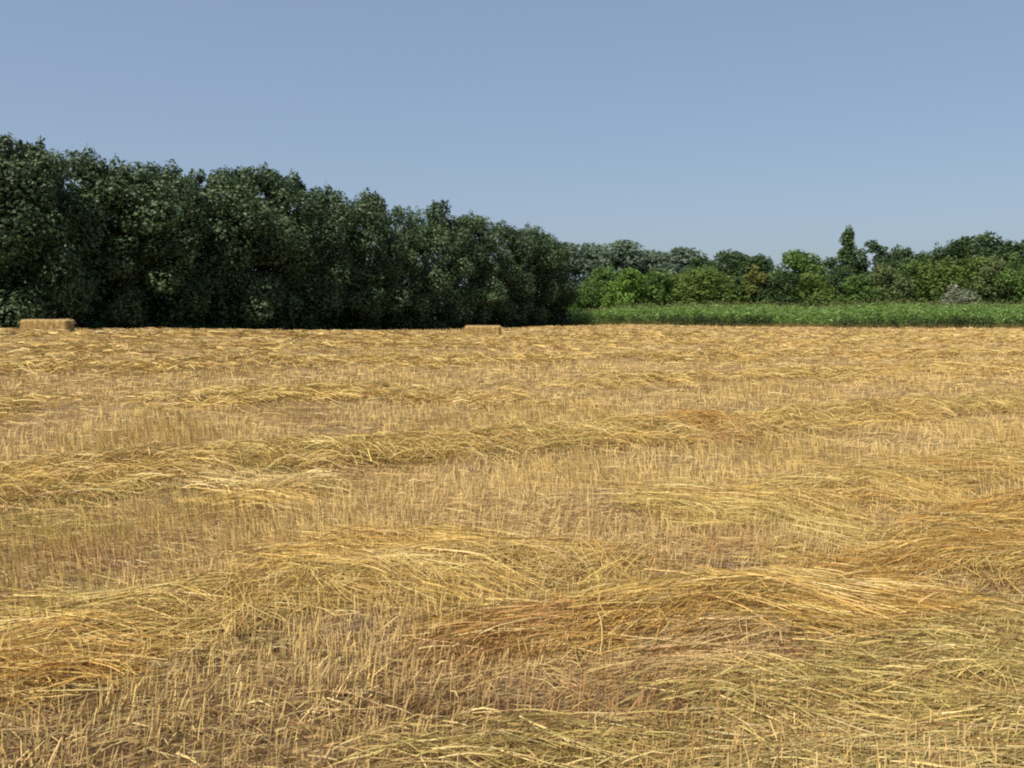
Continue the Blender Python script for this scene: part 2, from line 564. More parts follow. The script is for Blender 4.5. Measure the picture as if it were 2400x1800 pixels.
def wood_arrays(seed, H, cen, r0):
    r = np.random.default_rng(seed + 500)
    top = 0.9 * H
    zs = np.linspace(-0.25, top, 9)
    wob = np.cumsum(r.normal(0, 0.06, (9, 2)), axis=0); wob[0] = 0; wob[1] *= 0.3
    main = np.column_stack([wob, zs])
    parts = [tube(main, r0 * (1 - zs / top * 0.93).clip(0.04, 1.08))]
    order = r.permutation(len(cen))[:16]
    for q in order:
        c = cen[q]
        z0 = max(0.08 * H, c[2] - 0.9 * math.hypot(c[0], c[1]) - 0.5)
        b = np.array([np.interp(z0, zs, main[:, 0]), np.interp(z0, zs, main[:, 1]), z0])
        m1 = b * 0.55 + c * 0.45 + np.array([0, 0, -0.15])
        rr = r0 * (1 - z0 / top * 0.9) * 0.5
        parts.append(tube([b, m1, c], [rr, rr * 0.6, rr * 0.18], 5))
    return join(parts)

P_OVAL = lambda u: max(0.08, math.sin(PI * min(1, (u * 0.86 + 0.14))) ** 0.55)
P_FULL = lambda u: 0.80 + 0.2 * math.sin(PI * u) if u < 0.55 else max(0.14, math.cos((u - 0.55) / 0.45 * 1.45) ** 0.8)
P_WOOD = lambda u: 0.86 + 0.14 * math.sin(PI * u) if u < 0.6 else max(0.12, math.cos((u - 0.6) / 0.4 * 1.45) ** 0.7)
P_CONE = lambda u: max(0.08, (1 - u) ** 0.8 + 0.05)
P_SHRUB = lambda u: math.sqrt(max(0.03, 1 - (u * 0.95) ** 2.2))

BLUE_GREEN = ((0.028, 0.052, 0.020), (0.100, 0.152, 0.066))
DARK = ((0.025, 0.048, 0.020), (0.055, 0.085, 0.030))
MID = ((0.045, 0.085, 0.022), (0.095, 0.150, 0.035))
BRIGHT = ((0.060, 0.112, 0.020), (0.120, 0.190, 0.035))
OLIVE = ((0.056, 0.088, 0.018), (0.105, 0.142, 0.034))
RUSTY = ((0.072, 0.092, 0.020), (0.120, 0.120, 0.030))
GREY = ((0.100, 0.120, 0.075), (0.190, 0.200, 0.140))
BROWNISH = ((0.066, 0.086, 0.032), (0.110, 0.126, 0.052))

PROTO = {}
def proto(key, seed, H, Rr, cb, nl, nleaf, leaf, prof, pal, r0=None, **kw):
    kw['gain'] = 1.0 if key.startswith('row') else 1.5
    V, Q, C, cen = crown_arrays(seed, H, Rr, cb, nl, nleaf, leaf, prof, pal, **kw)
    H = float(np.percentile(V[:, 2], 99.85))
    crown = quad_mesh("crown_" + key, V, Q, M_LEAF if key.startswith("row") else M_WOOD_LEAF, C)
    Vw, Qw, Cw = wood_arrays(seed, H, cen, r0 or H * 0.016)
    wood = quad_mesh("trunk_" + key, Vw, Qw, M_BARK, None, True)
    PROTO[key] = (crown, wood, H, Rr)

for q in range(6):
    proto("row%d" % q, 40 + q, 12.0, 3.3, 0.5, 46, 21000, 0.135, P_FULL, BLUE_GREEN, lobe=(0.17, 0.42), shoots=44, shoot_len=(1.5, 2.9), spread=(0.25, 1.0), outward=1.0)
for q in range(3):
    proto("dark%d" % q, 70 + q, 11.0, 3.6, 0.3, 64, 9000, 0.21, P_WOOD, DARK, lobe=(0.16, 0.38), shoots=20, loose=0.1)
    proto("mid%d" % q, 80 + q, 7.0, 2.6, 0.3, 36, 5000, 0.16, P_SHRUB, MID, lobe=(0.16, 0.38), shoots=22, loose=0.12)
    proto("olive%d" % q, 90 + q, 7.0, 2.6, 0.3, 38, 5000, 0.15, P_SHRUB, OLIVE, lobe=(0.16, 0.38), shoots=22, loose=0.12)
proto("hazy0", 75, 14.0, 4.2, 0.3, 64, 9000, 0.26, P_WOOD, ((0.070, 0.100, 0.070), (0.108, 0.142, 0.098)), lobe=(0.24, 0.38))  # distance haze is mixed into these paler, bluish leaf colours
proto("hazy1", 76, 14.0, 4.2, 0.3, 64, 9000, 0.26, P_WOOD, ((0.070, 0.100, 0.070), (0.108, 0.142, 0.098)), lobe=(0.24, 0.38))  # same leaf colours with haze painted in
proto("bright0", 100, 6.0, 2.3, 0.2, 30, 4500, 0.16, P_SHRUB, BRIGHT, lobe=(0.22, 0.38))
proto("bright1", 101, 9.5, 3.0, 0.3, 50, 7500, 0.18, P_WOOD, MID, lobe=(0.22, 0.36))
proto("cone", 110, 13.0, 2.3, 0.6, 70, 7500, 0.17, P_CONE, ((0.045, 0.075, 0.03), (0.09, 0.13, 0.05)), lobe=(0.13, 0.36), shoots=34, shoot_len=(1.5, 3.5), loose=0.22, spread=(0.05, 1.0))
proto("sparse", 120, 11.0, 2.4, 0.4, 46, 5200, 0.18, P_FULL, DARK, lobe=(0.16, 0.32), shoots=14)
proto("rusty", 130, 6.5, 1.7, 0.3, 26, 3200, 0.15, P_SHRUB, RUSTY, lobe=(0.2, 0.36))
proto("grey", 140, 3.2, 2.0, 0.1, 24, 3000, 0.14, P_SHRUB, GREY, lobe=(0.2, 0.36))
proto("brownish", 150, 7.0, 2.5, 0.3, 34, 4200, 0.15, P_SHRUB, BROWNISH, lobe=(0.16, 0.38), shoots=22, loose=0.12)

WIDEN = {'bush': 1.5}
def plant_tree(name, key, px, top_v, yd, width_m, label, cat, group, rot, dz=0.0):
    x = (px - 1200) / F * yd
    z = float(terrain(x, yd)) - 0.03
    crown, wood, H0, R0 = PROTO[key]
    d = ray(px, top_v)
    top = CAM_H + d[2] / d[1] * yd
    h = top - z
    root = link(bpy.data.objects.new(name, None))
    root.empty_display_size = 0.5
    root.location = (x, yd, z)
    root.rotation_euler = (0, 0, rot)
    s = width_m * WIDEN.get(cat, 1) / (2 * R0)
    root.scale = (s, s, h / H0)
    link(bpy.data.objects.new("crown", crown), root)
    link(bpy.data.objects.new("trunk", wood), root)
    tag(root, label, cat, group)
    return root

GROUP_ROW = "dark leafy trees in the row along the left field edge"
row = [
 (-60, 318, "dark leafy tree cut off by the left edge of the picture"),
 (25, 322, "tallest dark tree of the row, second from the left edge"),
 (95, 338, "dark tree rising straight behind the nearer straw bale"),
 (215, 356, "broad dark tree just right of the nearer straw bale"),
 (300, 382, "narrow dark tree with lower top, fifth of the row from left"),
 (385, 386, "dark tree left of the notch in the row's skyline"),
 (480, 404, "flat topped dark tree right of the notch in the row's skyline"),
 (552, 398, "dark tree with a tufted top, eighth of the row from left"),
 (618, 394, "greener sunlit dark tree with pointed top in mid row"),
 (692, 412, "slim dark tree with a separate peak, tenth of the row from left"),
 (772, 440, "greyish green tree right of the slim peaked one"),
 (866, 452, "rounded dark tree with a raised crown, twelfth of the row from left"),
 (945, 486, "low shouldered dark tree left of the thin spire in the row"),
 (1028, 474, "dark tree topped by a thin spire, above the farther straw bale"),
 (1105, 504, "dark tree just right above the farther straw bale"),
 (1175, 522, "third dark tree from the right end of the row"),
 (1240, 530, "second dark tree from the right end of the row"),
 (1276, 548, "low dark tree closing the row at its right end"),
]
rr = np.random.default_rng(5)
for q, (px, tv, lab) in enumerate(row):
    yd = float(tree_line_y(px)) + rr.uniform(-1.6, 1.6)
    plant_tree("row_tree", "row%d" % (q * 5 % 6), px, tv, yd, rr.uniform(6.8, 8.0) if px < 1220 else 6.6, lab, "tree", GROUP_ROW, rr.uniform(0, 6.28))

GB = "trees of the wood behind the green crop"
GF = "bushes at the front of the wood behind the green crop"
back = [
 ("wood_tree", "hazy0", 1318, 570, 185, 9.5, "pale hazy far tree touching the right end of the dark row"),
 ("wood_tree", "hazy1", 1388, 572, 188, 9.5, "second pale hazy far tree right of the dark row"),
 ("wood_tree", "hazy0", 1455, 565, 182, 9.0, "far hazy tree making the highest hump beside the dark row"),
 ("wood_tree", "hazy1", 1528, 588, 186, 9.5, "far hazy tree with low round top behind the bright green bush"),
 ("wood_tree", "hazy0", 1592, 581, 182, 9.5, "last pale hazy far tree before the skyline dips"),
 ("wood_tree", "dark0", 1652, 602, 172, 7.5, "low dark tree in the dip of the wood's skyline"),
 ("wood_tree", "dark1", 1706, 588, 162, 7.0, "dark tree with bumpy top right of the skyline dip"),
 ("wood_tree", "dark2", 1772, 598, 160, 7.0, "dark tree behind the yellowing slender bush"),
 ("wood_tree", "bright1", 1862, 587, 140, 6.4, "round bright topped tree left of the tall pointed one"),
 ("wood_tree", "dark0", 1930, 606, 156, 6.5, "dark low tree squeezed left against the tall pointed one"),
 ("pointed_tree", "cone", 1983, 533, 142, 5.6, "tall pointed tree standing highest above the wood"),
 ("wood_tree", "sparse", 2040, 564, 144, 5.2, "thin dark tree with gappy top right of the pointed one"),
 ("wood_tree", "dark1", 2105, 580, 150, 5.2, "dark tree with small square top between thin tree and big crown"),
 ("wood_tree", "dark2", 2155, 592, 150, 6.0, "dark tree in the second dip, left of the big crown"),
 ("wood_tree", "dark0", 2212, 572, 146, 6.6, "dark tree forming the left shoulder of the big crown"),
 ("wood_tree", "dark1", 2283, 550, 142, 8.2, "big dark crowned tree, broadest at right of the wood"),
 ("wood_tree", "dark2", 2348, 564, 140, 6.4, "dark tree right of the big crown, second from right edge"),
 ("wood_tree", "dark0", 2412, 566, 140, 7.0, "dark tree cut by the right edge of the picture"),
]
front = [
 ("bush", "mid0", 1376, 655, 131, 4.2, "small green bush beside the dark row's foot"),
 ("bush", "mid1", 1418, 622, 133, 5.0, "light tipped green bush left of the brightest bush"),
 ("bush", "bright0", 1468, 630, 128, 4.8, "brightest yellow green bush in front of the hazy trees"),
 ("bush", "mid2", 1535, 632, 131, 5.4, "green bush with dark foot right of the brightest bush"),
 ("bush", "olive0", 1592, 638, 133, 5.4, "olive green bush left of the large round olive one"),
 ("bush", "olive1", 1660, 626, 129, 7.0, "large round olive bush under the skyline dip"),
 ("bush", "dark1", 1722, 650, 131, 4.6, "dark olive bush left of the yellowing one"),
 ("bush", "rusty", 1770, 622, 128, 3.6, "slender yellowing rusty bush leaning among green ones"),
 ("bush", "dark2", 1832, 634, 127, 4.8, "dark blue green bush under the bright topped tree"),
 ("bush", "olive2", 1900, 638, 126, 4.8, "yellowish olive bush left below the pointed tree"),
 ("bush", "dark0", 1962, 626, 127, 4.4, "dark green bush straight below the pointed tree"),
 ("bush", "mid1", 2012, 640, 122, 4.6, "fresh green bush right below the pointed tree"),
 ("bush", "brownish", 2072, 616, 123, 5.4, "brownish grey green bush below the thin gappy tree"),
 ("bush", "mid2", 2132, 610, 123, 4.6, "tall green bush in the middle of the right part"),
 ("bush", "olive0", 2192, 606, 121, 5.4, "dark olive bush left behind the pale grey shrub"),
 ("bush", "grey", 2238, 668, 112, 3.8, "pale grey low shrub at the crop's back edge"),
 ("bush", "olive1", 2272, 600, 120, 5.2, "olive bush right behind the pale grey shrub"),
 ("bush", "brownish", 2330, 598, 118, 5.2, "brownish olive bush below the second dark tree from right edge"),
 ("bush", "mid0", 2386, 594, 116, 5.4, "green bush cut by the right edge of the picture"),
]
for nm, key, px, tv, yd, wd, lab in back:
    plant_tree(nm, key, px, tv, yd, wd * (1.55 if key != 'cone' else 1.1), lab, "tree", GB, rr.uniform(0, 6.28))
for nm, key, px, tv, yd, wd, lab in front:
    plant_tree(nm, key, px, tv, yd, wd, lab, "bush", GF, rr.uniform(0, 6.28))

# ------------------------------------------------------------------ undergrowth (one mass of leaves under the trees)
def leaf_mass(cx, cy, rad, hgt, n_each, leaf, pal, r):
    n = len(cx) * n_each
    k = np.repeat(np.arange(len(cx)), n_each)
    d = r.normal(size=(n, 3)); d /= np.linalg.norm(d, axis=1, keepdims=True); d[:, 2] = np.abs(d[:, 2])
    q = 0.6 + 0.45 * r.random(n)
    x = cx[k] + d[:, 0] * rad[k] * q; y = cy[k] + d[:, 1] * rad[k] * q
    P = np.stack([x, y, terrain(x, y) + 0.05 + d[:, 2] * hgt[k] * q], -1)
    nrm = d * 0.5 + r.normal(size=(n, 3)) * 0.7; nrm /= np.linalg.norm(nrm, axis=1, keepdims=True)
    t1 = np.cross(nrm, r.normal(size=(n, 3))); t1 /= np.linalg.norm(t1, axis=1, keepdims=True)
    t2 = np.cross(nrm, t1)
    s = leaf * r.uniform(0.6, 1.4, n)
    V = np.stack([P - t1 * s[:, None], P - t2 * (s * .55)[:, None], P + t1 * s[:, None], P + t2 * (s * .55)[:, None]], 1).reshape(-1, 3)
    C = np.array(pal[0]) + (np.array(pal[1]) - np.array(pal[0])) * r.random((n, 1))
    return V, np.arange(n * 4).reshape(-1, 4), np.repeat(C, 4, axis=0)

r = np.random.default_rng(21)
pxs = np.concatenate([r.uniform(-150, 1285, 288), r.uniform(1262, 1308, 12)])
bk = (r.random(300) < 0.55) & (pxs < 1262)
yd = tree_line_y(pxs) + np.where(bk, r.uniform(1.5, 5.0, 300), r.uniform(-2.4, 1.0, 300))
u_rad = np.where(np.arange(300) >= 288, 1.0, 0.0)
V, Q, C = leaf_mass((pxs - 1200) / F * yd, yd, u_rad * 0.6 + np.where(bk, r.uniform(1.4, 2.4, 300), r.uniform(0.7, 1.4, 300)), u_rad * 1.6 + np.where(bk, r.uniform(3.5, 7.0, 300), r.uniform(0.7, 2.4, 300)), 230, 0.19, DARK, r)
tag(link(bpy.data.objects.new("row_undergrowth", quad_mesh("row_undergrowth", V, Q, M_LEAF, C))),
    "dark tangled undergrowth at the foot of the left tree row", None, None, "stuff")
pxs = r.uniform(1330, 2560, 330)
yd = np.interp(pxs, [1330, 2560], [138, 114]) + r.uniform(-6, 14, 330)
V, Q, C = leaf_mass((pxs - 1200) / F * yd, yd, r.uniform(1.2, 2.4, 330), r.uniform(2.0, 6.3, 330), 190, 0.2, ((0.055, 0.1, 0.025), (0.12, 0.19, 0.045)), r)
tag(link(bpy.data.objects.new("wood_undergrowth", quad_mesh("wood_undergrowth", V, Q, M_WOOD_LEAF, C))),
    "mixed green undergrowth filling the wood behind the crop", None, None, "stuff")

# ------------------------------------------------------------------ maize crop
r = np.random.default_rng(31)
def maize(n_plants, xs, ys, hs):
    parts = []
    base = np.stack([xs, ys, terrain(xs, ys)], -1)
    # stalks
    k = 4
    t = np.linspace(0, 1, k)
    lean = r.normal(0, 0.04, (n_plants, 2))
    P = base[:, None, :] + np.stack([lean[:, 0:1] * t * hs[:, None], lean[:, 1:2] * t * hs[:, None], t * hs[:, None]], -1)
    parts.append(ribbon_arrays(P, np.full(n_plants, 0.018), np.tile([0.13, 0.17, 0.05], (n_plants, 1)), r))
    # leaves
    for lv in range(11):
        z0 = hs * (0.10 + 0.078 * lv + r.uniform(-0.03, 0.03, n_plants))
        a = r.uniform(0, 2 * PI, n_plants)
        ln = r.uniform(0.45, 0.8, n_plants) * (1 - 0.02 * lv)
        kk = 5
        t = np.linspace(0, 1, kk)
        up = r.uniform(0.45, 0.85, n_plants)
        dr = r.uniform(0.5, 1.2, n_plants)
        hor = ln[:, None] * (0.85 * t)[None]
        ver = ln[:, None] * (up[:, None] * t[None] - dr[:, None] * t[None] ** 2.2)
        P = np.stack([xs[:, None] + lean[:, 0:1] * z0[:, None] + np.cos(a)[:, None] * hor,
                      ys[:, None] + lean[:, 1:2] * z0[:, None] + np.sin(a)[:, None] * hor,
                      base[:, 2:3] + z0[:, None] + ver], -1)
        g = r.uniform(0, 1, (n_plants, 1))
        c = np.array([0.12, 0.225, 0.05]) * (1 - g) + np.array([0.25, 0.385, 0.10]) * g
        if lv < 2:
            c = c * 0.5 + np.array([0.16, 0.11, 0.05]) * 0.5
        parts.append(ribbon_arrays(P, np.full(n_plants, 0.045), c, r, up_side=0.95, taper=0.85))
    # tassels
    for _ in range(3):
        t = np.linspace(0, 1, 3)
        a = r.uniform(0, 2 * PI, n_plants); ln = r.uniform(0.14, 0.26, n_plants)
        P = np.stack([xs[:, None] + lean[:, 0:1] * hs[:, None] + np.cos(a)[:, None] * ln[:, None] * t * 0.5,
                      ys[:, None] + lean[:, 1:2] * hs[:, None] + np.sin(a)[:, None] * ln[:, None] * t * 0.5,
                      (base[:, 2] + hs)[:, None] + ln[:, None] * (t - 0.35 * t ** 2)], -1)
        parts.append(ribbon_arrays(P, np.full(n_plants, 0.012), np.tile([0.22, 0.20, 0.07], (n_plants, 1)), r))
    return join(parts)

ca = np.array([on_ground(1345, 763)[0] * 0 + (1345 - 1200) / F * 113.5, 113.5])
cb_ = np.array([(2400 - 1200) / F * 86.5, 86.5])
cd = cb_ - ca
clen = np.linalg.norm(cd); cd = cd / clen
cn = np.array([-cd[1], cd[0]])
xs, ys, hs = [], [], []
hn = sines(77, 9.0)
for rw in range(8):
    s = np.arange(-1.0 - rw * 0.1, clen * 1.35, 0.19)
    s = s + r.normal(0, 0.03, len(s))
    off = rw * 0.7 + r.normal(0, 0.04, len(s)) + 0.25 * hn(s, s * 0)
    x = ca[0] + cd[0] * s + cn[0] * off; y = ca[1] + cd[1] * s + cn[1] * off
    hh = (2.38 + 0.16 * hn(x, y)) * r.uniform(0.84, 1.12, len(s))
    hh *= np.interp(s, [-1, 3, 14], [0.7, 0.86, 1.0])
    if rw == 0:
        keep = r.random(len(s)) > 0.25; x, y, hh = x[keep], y[keep], hh[keep] * 0.85
    xs.append(x); ys.append(y); hs.append(hh)
xs = np.concatenate(xs); ys = np.concatenate(ys); hs = np.concatenate(hs)
V, Q, C = maize(len(xs), xs, ys, hs)
tag(link(bpy.data.objects.new("maize_crop", quad_mesh("maize_crop", V, Q, M_CORN, C))),
    "tall green maize crop along the far right field edge", None, None, "stuff")

# verge grass between stubble and crop, and along the tree row
n = 9000
s = r.uniform(-3, clen * 1.35, n)
off = -0.9 + r.normal(0, 0.55, n)
x = ca[0] + cd[0] * s + cn[0] * off; y = ca[1] + cd[1] * s + cn[1] * off
hgt = r.uniform(0.2, 0.6, n) * np.interp(s, [0, 10, 20], [1.3, 1.1, 0.8])
t = np.linspace(0, 1, 3)
az = r.uniform(0, 2 * PI, n); ben = r.uniform(0.1, 0.5, n)
P = np.stack([x[:, None] + np.cos(az)[:, None] * (ben * hgt)[:, None] * t ** 2, y[:, None] + np.sin(az)[:, None] * (ben * hgt)[:, None] * t ** 2,
              terrain(x, y)[:, None] + hgt[:, None] * t], -1)
g = np.clip(np.interp(s, [0, 8, 20], [1.0, 0.75, 0.3]) + r.normal(0, 0.25, n), 0, 1)[:, None]
C = np.array([0.26, 0.17, 0.07]) * (1 - g) + np.array([0.10, 0.15, 0.03]) * g
V, Q, C = ribbon_arrays(P, np.full(n, 0.02), C, r, taper=0.8)
tag(link(bpy.data.objects.new("verge_grass", quad_mesh("verge_grass", V, Q, M_GRASS, C))),
    "dry and green grass on the verge below the maize", None, None, "stuff")

# dark weeds and low scrub at the foot of the maize
nw = 150
s = np.concatenate([r.uniform(0.30, 0.50, 50), r.uniform(0.62, 1.3, 80), r.uniform(0.08, 0.3, 20)]) * clen
off = -0.6 + r.normal(0, 0.3, nw)
V, Q, C = leaf_mass(ca[0] + cd[0] * s + cn[0] * off, ca[1] + cd[1] * s + cn[1] * off, r.uniform(0.4, 1.0, nw), r.uniform(0.5, 1.45, nw), 120, 0.10, ((0.03, 0.05, 0.02), (0.07, 0.1, 0.03)), r)
tag(link(bpy.data.objects.new("weed_scrub", quad_mesh("weed_scrub", V, Q, M_WOOD_LEAF, C))),
    "dark weeds along the foot of the maize", None, None, "stuff")

# ------------------------------------------------------------------ straw
PALE = np.array([0.63, 0.49, 0.21]); GOLD = np.array([0.57, 0.395, 0.125]); ORANGE = np.array([0.49, 0.29, 0.075])
YEL = np.array([0.56, 0.425, 0.145]); BROWN = np.array([0.34, 0.195, 0.075]); TAN = np.array([0.54, 0.385, 0.185]); RED = np.array([0.30, 0.14, 0.06])

def straws(cx, cy, az, npc, length, spread, rad, hmax, arch, hw, col, r, npts=5, lean=0.0, along=None):
    """clumps of stalks: per-clump arrays, each clump combed in one direction"""
    m = len(cx)
    f = lambda a: np.broadcast_to(np.asarray(a, float), (m,))
    k = np.repeat(np.arange(m), npc)
    n = len(k)
    A = f(az)[k] + r.normal(0, 1, n) * f(spread)[k]
    L = f(length)[k] * r.uniform(0.55, 1.25, n)
    ox = r.normal(0, 1, n) * f(rad)[k]; oy = r.normal(0, 1, n) * f(rad)[k]
    x0 = np.asarray(cx)[k] + ox; y0 = np.asarray(cy)[k] + oy
    t = np.linspace(-0.5, 0.5, npts)[None]
    ca_, sa = np.cos(A)[:, None], np.sin(A)[:, None]
    bend = (r.normal(0, 0.05, n) * L)[:, None]
    lat = bend * (4 * t * t)
    brk = (r.random(n) < 0.3) * r.normal(0, 0.32, n)          # some stalks are snapped at a node
    tb = r.uniform(-0.25, 0.3, n)
    lat = lat + (brk * L)[:, None] * np.maximum(0, t - tb[:, None])
    drp = ((r.random(n) < 0.25) * r.uniform(0, 0.35, n) * L)[:, None] * np.maximum(0, t - tb[:, None])
    x = x0[:, None] + ca_ * L[:, None] * t - sa * lat
    y = y0[:, None] + sa * L[:, None] * t + ca_ * lat
    g = G(x, y)
    h0 = r.uniform(0.0, 1, n) ** 0.8 * f(hmax)[k]
    ar = f(arch)[k] * r.uniform(-0.15, 1.0, n)
    ln = f(lean)[k] * r.uniform(0.5, 1.3, n)
    kink = r.normal(0, 0.004, (n, npts))
    # a stiff stalk rests on the highest spot below it instead of following every dip
    gl = g[:, :1] + (g[:, -1:] - g[:, :1]) * (t + 0.5)
    gs = gl + 0.85 * np.max(g - gl, axis=1, keepdims=True)
    z = gs + h0[:, None] + ar[:, None] * (1 - 4 * t * t) + ln[:, None] * L[:, None] * (t + 0.5) + kink * np.minimum(1, f(hmax)[k] * 6)[:, None] - drp
    z = np.maximum(z, g + 0.004)
    C = np.asarray(col)[k] if np.ndim(col) == 2 else np.tile(col, (n, 1))
    C = C * r.uniform(0.58, 1.32, (n, 1)) * (1 + r.normal(0, 0.03, (n, 3)))
    pk = r.random(n)
    C = np.where((pk < 0.07)[:, None], PALE * r.uniform(0.95, 1.2, (n, 1)), C)
    C = np.where((pk > 0.90)[:, None], BROWN * r.uniform(0.7, 1.2, (n, 1)), C)
    W = f(hw)[k] * r.uniform(0.7, 1.4, n)
    return ribbon_arrays(np.stack([x, y, z], -1), W, np.clip(C, 0.01, 0.85), r, up_side=0.5)

r = np.random.default_rng(51)
# --- foreground swaths, each combed along its own line: from, to (places read off the photograph), spread, colour, clumps, lean
SW = [
 (-150, 1490, 520, 1440, 0.16, YEL, 26, 0), (0, 1450, 420, 1440, 0.13, YEL, 16, 0), (-150, 1600, 330, 1550, 0.12, ORANGE, 16, 0), (-100, 1540, 420, 1500, 0.13, GOLD, 18, 0),
 (420, 1560, 640, 1350, 0.09, GOLD, 9, .12), (500, 1530, 680, 1340, 0.09, GOLD, 9, .12), (200, 1560, 330, 1400, 0.08, YEL, 5, .12), (330, 1520, 520, 1430, .08, GOLD, 8, .15),
 (640, 1330, 800, 1480, 0.10, GOLD, 8, 0), (700, 1300, 1000, 1400, 0.13, GOLD, 14, 0), (760, 1310, 1160, 1450, 0.13, GOLD, 22, 0), (820, 1290, 1130, 1330, 0.12, ORANGE, 12, 0), (900, 1340, 1150, 1440, .1, PALE, 8, 0),
 (620, 1330, 900, 1310, .12, GOLD, 10, 0), (980, 1280, 1250, 1300, .14, GOLD, 10, 0),
 (1220, 1380, 1430, 1290, 0.14, ORANGE, 10, .1), (1260, 1430, 1480, 1310, 0.14, GOLD, 8, .15), (1300, 1440, 1400, 1290, .1, TAN, 6, .15),
 (1030, 1560, 1330, 1480, 0.10, BROWN * 1.35, 12, 0), (1050, 1530, 1300, 1470, .1, ORANGE * .9, 8, 0),
 (1350, 1540, 1780, 1400, 0.16, ORANGE, 18, 0), (1400, 1480, 1760, 1380, 0.14, GOLD, 18, 0), (1430, 1590, 1800, 1490, .14, TAN, 12, 0),
 (1650, 1370, 2120, 1440, 0.13, GOLD, 15, 0), (1850, 1390, 2150, 1420, 0.10, PALE, 14, 0), (1750, 1430, 2230, 1440, 0.12, ORANGE, 14, 0), (1700, 1460, 2100, 1470, .13, GOLD, 12, 0),
 (1900, 1380, 2450, 1260, 0.14, ORANGE, 26, 0), (2000, 1320, 2500, 1210, 0.14, GOLD, 26, 0), (2050, 1390, 2500, 1310, .13, GOLD, 16, 0), (2150, 1260, 2500, 1190, .12, ORANGE, 16, 0),
 (1700, 1190, 2050, 1270, 0.16, YEL, 22, 0), (1780, 1160, 2000, 1230, .15, GOLD, 14, 0), (2000, 1130, 2250, 1210, 0.15, GOLD, 16, 0), (1500, 1200, 1750, 1215, 0.15, YEL, 14, 0), (2080, 1100, 2380, 1130, .14, ORANGE, 14, 0),
]
def add_swath(lst):
    parts = []
    for x0, v0, x1, v1, wd, col, nc, ln in lst:
        a, b = on_ground(x0, v0), on_ground(x1, v1)
        d = b - a; L = np.linalg.norm(d); az = math.atan2(d[1], d[0])
        t = r.uniform(0.1, 0.9, nc)
        sl = min(0.40, max(0.28, 0.5 * L))
        if ln: t = r.uniform(0.3, 0.7, nc)
        nrm = np.array([-d[1], d[0]]) / L
        o = r.normal(0, wd, nc)
        parts.append(straws(a[0] + d[0] * t + nrm[0] * o, a[1] + d[1] * t + nrm[1] * o, az + r.normal(0, 0.36, nc), 52, sl, 0.34, 0.10,
                            0.09 if not ln else 0.05, 0.015, 0.0019, np.tile(0.9 * col + 0.1 * GOLD, (nc, 1)) * r.uniform(0.85, 1.12, (nc, 1)), r, 5, ln))
    return parts

def line_points(pts, n, sig, r, t0=0.0, t1=1.0):
    seg = np.linalg.norm(np.diff(pts, axis=0), axis=1)
    cum = np.concatenate([[0], np.cumsum(seg)]) / seg.sum()
    t = r.uniform(t0, t1, n)
    x = np.interp(t, cum, pts[:, 0]); y = np.interp(t, cum, pts[:, 1])
    x2 = np.interp(t + 0.004, cum, pts[:, 0]); y2 = np.interp(t + 0.004, cum, pts[:, 1])
    az = np.arctan2(y2 - y, x2 - x + 1e-9)
    o = r.normal(0, sig, n)
    return x - np.sin(az) * o, y + np.cos(az) * o, az

tone = sines(91, 1.6); tone2 = sines(92, 3.5)
def tone_cols(x, y, r):
    u = np.clip(0.5 + 0.33 * tone(x, y) + r.normal(0, 0.2, len(x)), 0, 1)[:, None]
    v = np.clip(0.5 + 0.4 * tone2(x, y) + r.normal(0, 0.15, len(x)), 0, 1)[:, None]
    return (GOLD * (1 - u) + YEL * u) * (1 - 0.45 * v) + (TAN * u + ORANGE * (1 - u)) * 0.45 * v

row_cfg = {   # clumps, stalks per clump, length, half width of stalk, clump radius
 'A': (320, 20, 0.34, 0.0019, 0.10), 'A1': (360, 20, 0.30, 0.0019, 0.10), 'A2': (230, 20, 0.36, 0.0019, 0.09), 'A3': (440, 20, 0.4, 0.0023, 0.11), 'B': (1500, 19, 0.4, 0.0029, 0.12),
 'C': (2000, 15, 0.46, 0.0055, 0.18), 'D': (2300, 11, 0.5, 0.009, 0.25), 'E': (2200, 8, 0.55, 0.013, 0.35), 'G': (1700, 7, 0.65, 0.018, 0.5)}
row_label = {
 'A': "nearest swath of combed golden straw crossing the foreground", 'A1': "nearer flattened orange straw swath right of the foreground centre", 'A2': "swath of long orange straw sweeping to the right edge",
 'A3': "yellow flattened straw swath in the right middle ground", 'B': "raised tangled straw windrow across the middle with a dark clump at right",
 'C': "first flatter straw windrow beyond the smooth stubble strip", 'D': "second thin straw windrow in the far half of the field",
 'E': "third thin straw windrow below the bales", 'G': "last faint straw windrow close to the field crest"}
